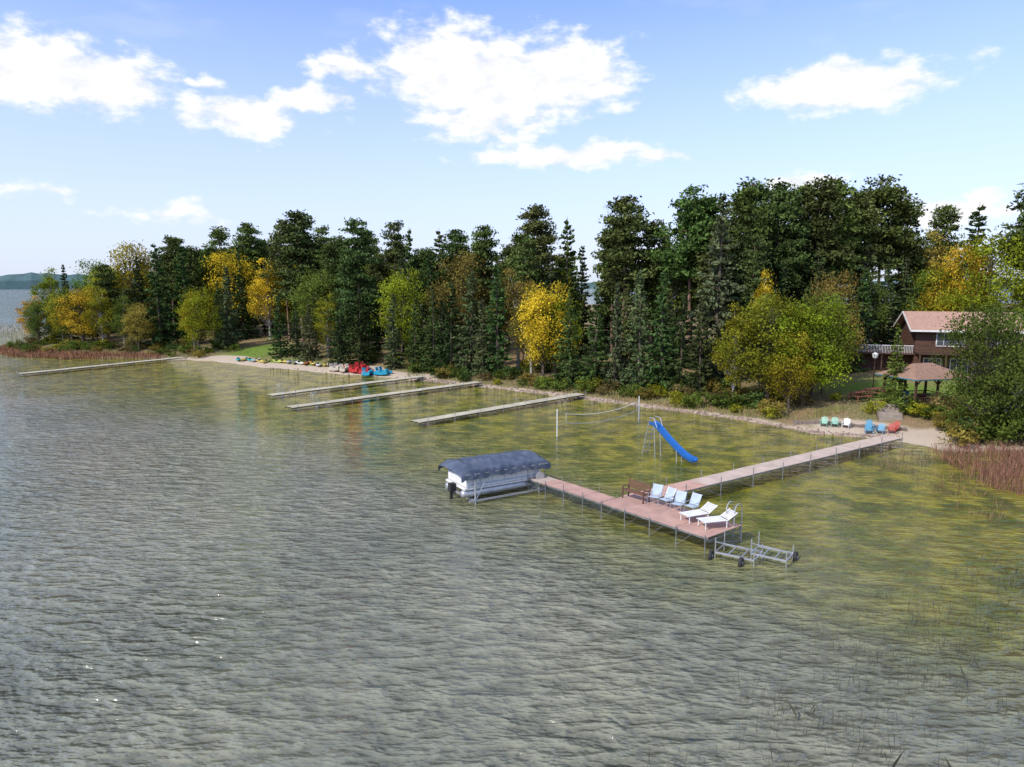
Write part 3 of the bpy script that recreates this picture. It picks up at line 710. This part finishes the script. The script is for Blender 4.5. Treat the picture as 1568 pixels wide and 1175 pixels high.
def window(x,z,w,h,y=-3.5):
    mb.box((x,y-.03,z),(w,.05,h),0)
    for s in (-1,1): mb.box((x+s*(w/2+.05),y-.05,z),(.1,.1,h+.2),1);mb.box((x,y-.05,z+s*(h/2+.05)),(w,.096,.1),1)
    mb.box((x,y-.07,z),(.07,.06,h),1);mb.box((x-w/4,y-.07,z),(.04,.05,h),1);mb.box((x+w/4,y-.07,z),(.04,.05,h),1)
for x,w in ((-1.6,2.6),(2.8,1.8)): window(x,4.2,w,1.35)
for x,w in ((-3.2,1.6),(-.3,2.2),(3,1.8)): window(x,1.3,w,1.5)
mb.obj('windows',[GLASS,WHITE],parent=hs)
mb=MB();mb.box((0,-4.6,2.75),(10,2.1,.15),0)
for x in (-4.9,-2.4,0,2.4,4.9): mb.beam((x,-5.55,0),(x,-5.55,3.7),.14,.14,0)
mb.beam((-4.9,-5.6,3.72),(4.9,-5.6,3.72),.1,.07,0)
for i in range(66): mb.beam((-4.85+i*.149,-5.56,2.85),(-4.85+i*.149,-5.56,3.68),.03,.03,0)
mb.box((-8.2,-.3,2.52),(6.6,6.6,.16),0)
mb.beam((-11.4,-3.5,3.42),(-5.1,-3.5,3.42),.1,.07,1)
for i in range(40): mb.beam((-11.35+i*.158,-3.5,2.6),(-11.35+i*.158,-3.5,3.4),.035,.035,1)
for x in (-11.3,-8.2): mb.beam((x,-3.45,0),(x,-3.45,2.44),.14,.14,0)
mb.obj('balcony_and_deck',[DKW,WHITE],parent=hs)

# steps up the bank
mb=MB()
for i in range(8):
    z=.45+i*.17;mb.box((0,i*.36,z),(1.8,.4,.17),0)
for s in (-1,1): mb.beam((s*.95,-.1,.3),(s*.95,2.9,1.85),.1,.35,1)
mb.obj('bank_steps',[mat('step_timber',(.33,.28,.23),(.22,.18,.15),rough=.9),WOODD],(31.9,58.2,0),-.35)
def picnic(x,y,rz):
    mb=MB()
    for i in range(5): mb.beam((-.9,-.3+i*.15,.74),(.9,-.3+i*.15,.74),.14,.04)
    for s in (-1,1):
        for k in (0,.15): mb.beam((-.9,s*(.65+k),.45),(.9,s*(.65+k),.45),.14,.04)
        for xx in (-.65,.65): mb.beam((xx,s*.2,.72),(xx,s*.6,0),.04,.09)
    for xx in (-.65,.65): mb.beam((xx,-.75,.4),(xx,.75,.4),.04,.09)
    mb.obj('picnic_table',[REDB],(x,y,g1(x,y)),rz)
picnic(32.0,64.2,.4);picnic(34.0,65.5,.2);picnic(15.6,76.5,.5)
mb=MB();mb.tube([(0,0,-.2),(0,0,3.2)],.05,1,8);mb.tube([(0,0,3.2),(0,0,3.3),(0,0,3.65),(0,0,3.8)],[.12,.22,.3,.05],0,8)
mb.obj('lamp_post',[WHITE,DKW],(35.2,68,g1(35.2,68)))
mb=MB()
for i in range(26):
    x=24.3+i*.3;y=59.3-.13*i+random.uniform(-.05,.05);mb.box((x,y,g1(x,y)+.1),(random.uniform(.22,.32),.3,random.uniform(.25,.4)),0)
mb.obj('stone_retaining_wall',[CHIM])

# ------------------------------------------------------------------ sky
SUN_EL=math.radians(42);SUN_AZ=math.radians(-130)  # azimuth from +Y toward +X
w=bpy.data.worlds.new('World');scene.world=w;w.use_nodes=True;t=w.node_tree;N=t.nodes;L=t.links;N.clear()
try: w.cycles.sampling_method='MANUAL';w.cycles.sample_map_resolution=512
except Exception: pass
out=N.new('ShaderNodeOutputWorld');bg=N.new('ShaderNodeBackground');bg.inputs[1].default_value=.15;L.new(bg.outputs[0],out.inputs[0])
sky=N.new('ShaderNodeTexSky');sky.sky_type='NISHITA';sky.sun_disc=False;sky.sun_elevation=SUN_EL;sky.sun_rotation=SUN_AZ;sky.air_density=1.0;sky.dust_density=.6;sky.ozone_density=2.0
tc=N.new('ShaderNodeTexCoord');sp=N.new('ShaderNodeSeparateXYZ');L.new(tc.outputs['Generated'],sp.inputs[0])
az=mth(N,L,'ARCTAN2',sp.outputs[0],sp.outputs[1]);el=mth(N,L,'ARCSINE',sp.outputs[2])
cb=N.new('ShaderNodeCombineXYZ');L.new(az,cb.inputs[0]);L.new(el,cb.inputs[1])
clouds=[(-.021,.268,.16,.052,1.05),(-.0913,.2846,.085,.055,1.05),(.067,.2741,.10,.048,1.05),(-.03,.2223,.15,.045,.7),(.068,.1763,.15,.02,.9),(.1954,.1697,.045,.018,.8),
(-.3523,.2154,.11,.032,.85),(-.2629,.2408,.06,.02,.85),(-.2285,.2765,.05,.018,.85),(-.5552,.238,.13,.04,1.05),(-.389,.2451,.03,.01,.6),(.4206,.2369,.12,.032,1.05),
(.3892,.1327,.06,.018,.85),(-.572,.1062,.08,.018,.4),(-.4358,.0828,.12,.026,.45),(.5488,.0855,.10,.028,.75),(-.8,.2,.1,.04,1),(.85,.22,.12,.04,1)]
wn=N.new('ShaderNodeTexNoise');wn.inputs['Scale'].default_value=16;wn.inputs['Detail'].default_value=3;L.new(cb.outputs[0],wn.inputs['Vector'])
ws=N.new('ShaderNodeVectorMath');ws.operation='SUBTRACT';L.new(wn.outputs['Color'],ws.inputs[0]);ws.inputs[1].default_value=(.5,.5,.5)
wm_=N.new('ShaderNodeVectorMath');wm_.operation='MULTIPLY';L.new(ws.outputs[0],wm_.inputs[0]);wm_.inputs[1].default_value=(.10,.04,0)
wa=N.new('ShaderNodeVectorMath');wa.operation='ADD';L.new(cb.outputs[0],wa.inputs[0]);L.new(wm_.outputs[0],wa.inputs[1])
cur=None
for (a0,e0,ra,re,wt) in clouds:
    s=N.new('ShaderNodeVectorMath');s.operation='SUBTRACT';L.new(wa.outputs[0],s.inputs[0]);s.inputs[1].default_value=(a0,e0,0)
    m=N.new('ShaderNodeVectorMath');m.operation='MULTIPLY';L.new(s.outputs[0],m.inputs[0]);m.inputs[1].default_value=(1/ra,1/re,0)
    l=N.new('ShaderNodeVectorMath');l.operation='LENGTH';L.new(m.outputs[0],l.inputs[0])
    v=mth(N,L,'SUBTRACT',wt,l.outputs['Value']); cur=v if cur is None else mth(N,L,'MAXIMUM',cur,v)
mp=N.new('ShaderNodeMapping');mp.inputs['Scale'].default_value=(1,2.0,1);L.new(cb.outputs[0],mp.inputs[0])
nn=noise(N,L,mp.outputs[0],20,6,.6)
dens=mth(N,L,'ADD',cur,mth(N,L,'MULTIPLY',mth(N,L,'SUBTRACT',nn,.5),1.9))
mask=mrange(N,L,dens,-.15,.48)
n3=noise(N,L,tc.outputs['Generated'],3.2,4,.55)
over=mth(N,L,'MULTIPLY',mrange(N,L,n3,.46,.62),mrange(N,L,el,.42,.6))  # unseen overhead clouds, added to give the water white reflections
mask=mth(N,L,'MAXIMUM',mask,over)
mp2=N.new('ShaderNodeMapping');mp2.inputs['Scale'].default_value=(1,3.5,1);L.new(cb.outputs[0],mp2.inputs[0])
veil=mth(N,L,'MULTIPLY',mrange(N,L,noise(N,L,mp2.outputs[0],3.5,4,.6),.4,.75),.4)
haze=mrange(N,L,el,-.02,.38,.95,.0,False)
hz_=mth(N,L,'MAXIMUM',haze,veil)
tint=N.new('ShaderNodeVectorMath');tint.operation='MULTIPLY';L.new(sky.outputs[0],tint.inputs[0]);tint.inputs[1].default_value=(1.36,1.38,1.9)
c=cmix(N,L,hz_,tint.outputs[0],(4.9,5.45,6.5))
cc=cmix(N,L,mrange(N,L,nn,.35,.6),(6.1,6.25,6.6),(7.3,7.3,7.3))
c=cmix(N,L,mask,c,cc)
L.new(c,bg.inputs[0])

sl=bpy.data.lights.new('sun','SUN');sl.energy=4.2;sl.angle=math.radians(.5);sl.color=(1,.94,.84)
so=bpy.data.objects.new('sun',sl);COL.objects.link(so)
dirv=Vector((math.sin(SUN_AZ)*math.cos(SUN_EL),math.cos(SUN_AZ)*math.cos(SUN_EL),math.sin(SUN_EL)))
so.rotation_euler=dirv.to_track_quat('Z','Y').to_euler();so.location=dirv*100

cam=bpy.data.cameras.new('camera');co=bpy.data.objects.new('camera',cam);COL.objects.link(co);scene.camera=co
co.location=(0,0,12);co.rotation_euler=(math.radians(82.06),0,0);cam.sensor_width=36;cam.lens=24.77;cam.clip_end=30000
scene.view_settings.view_transform='Standard';scene.view_settings.look='None';scene.view_settings.exposure=0
print('trees',len(placed))
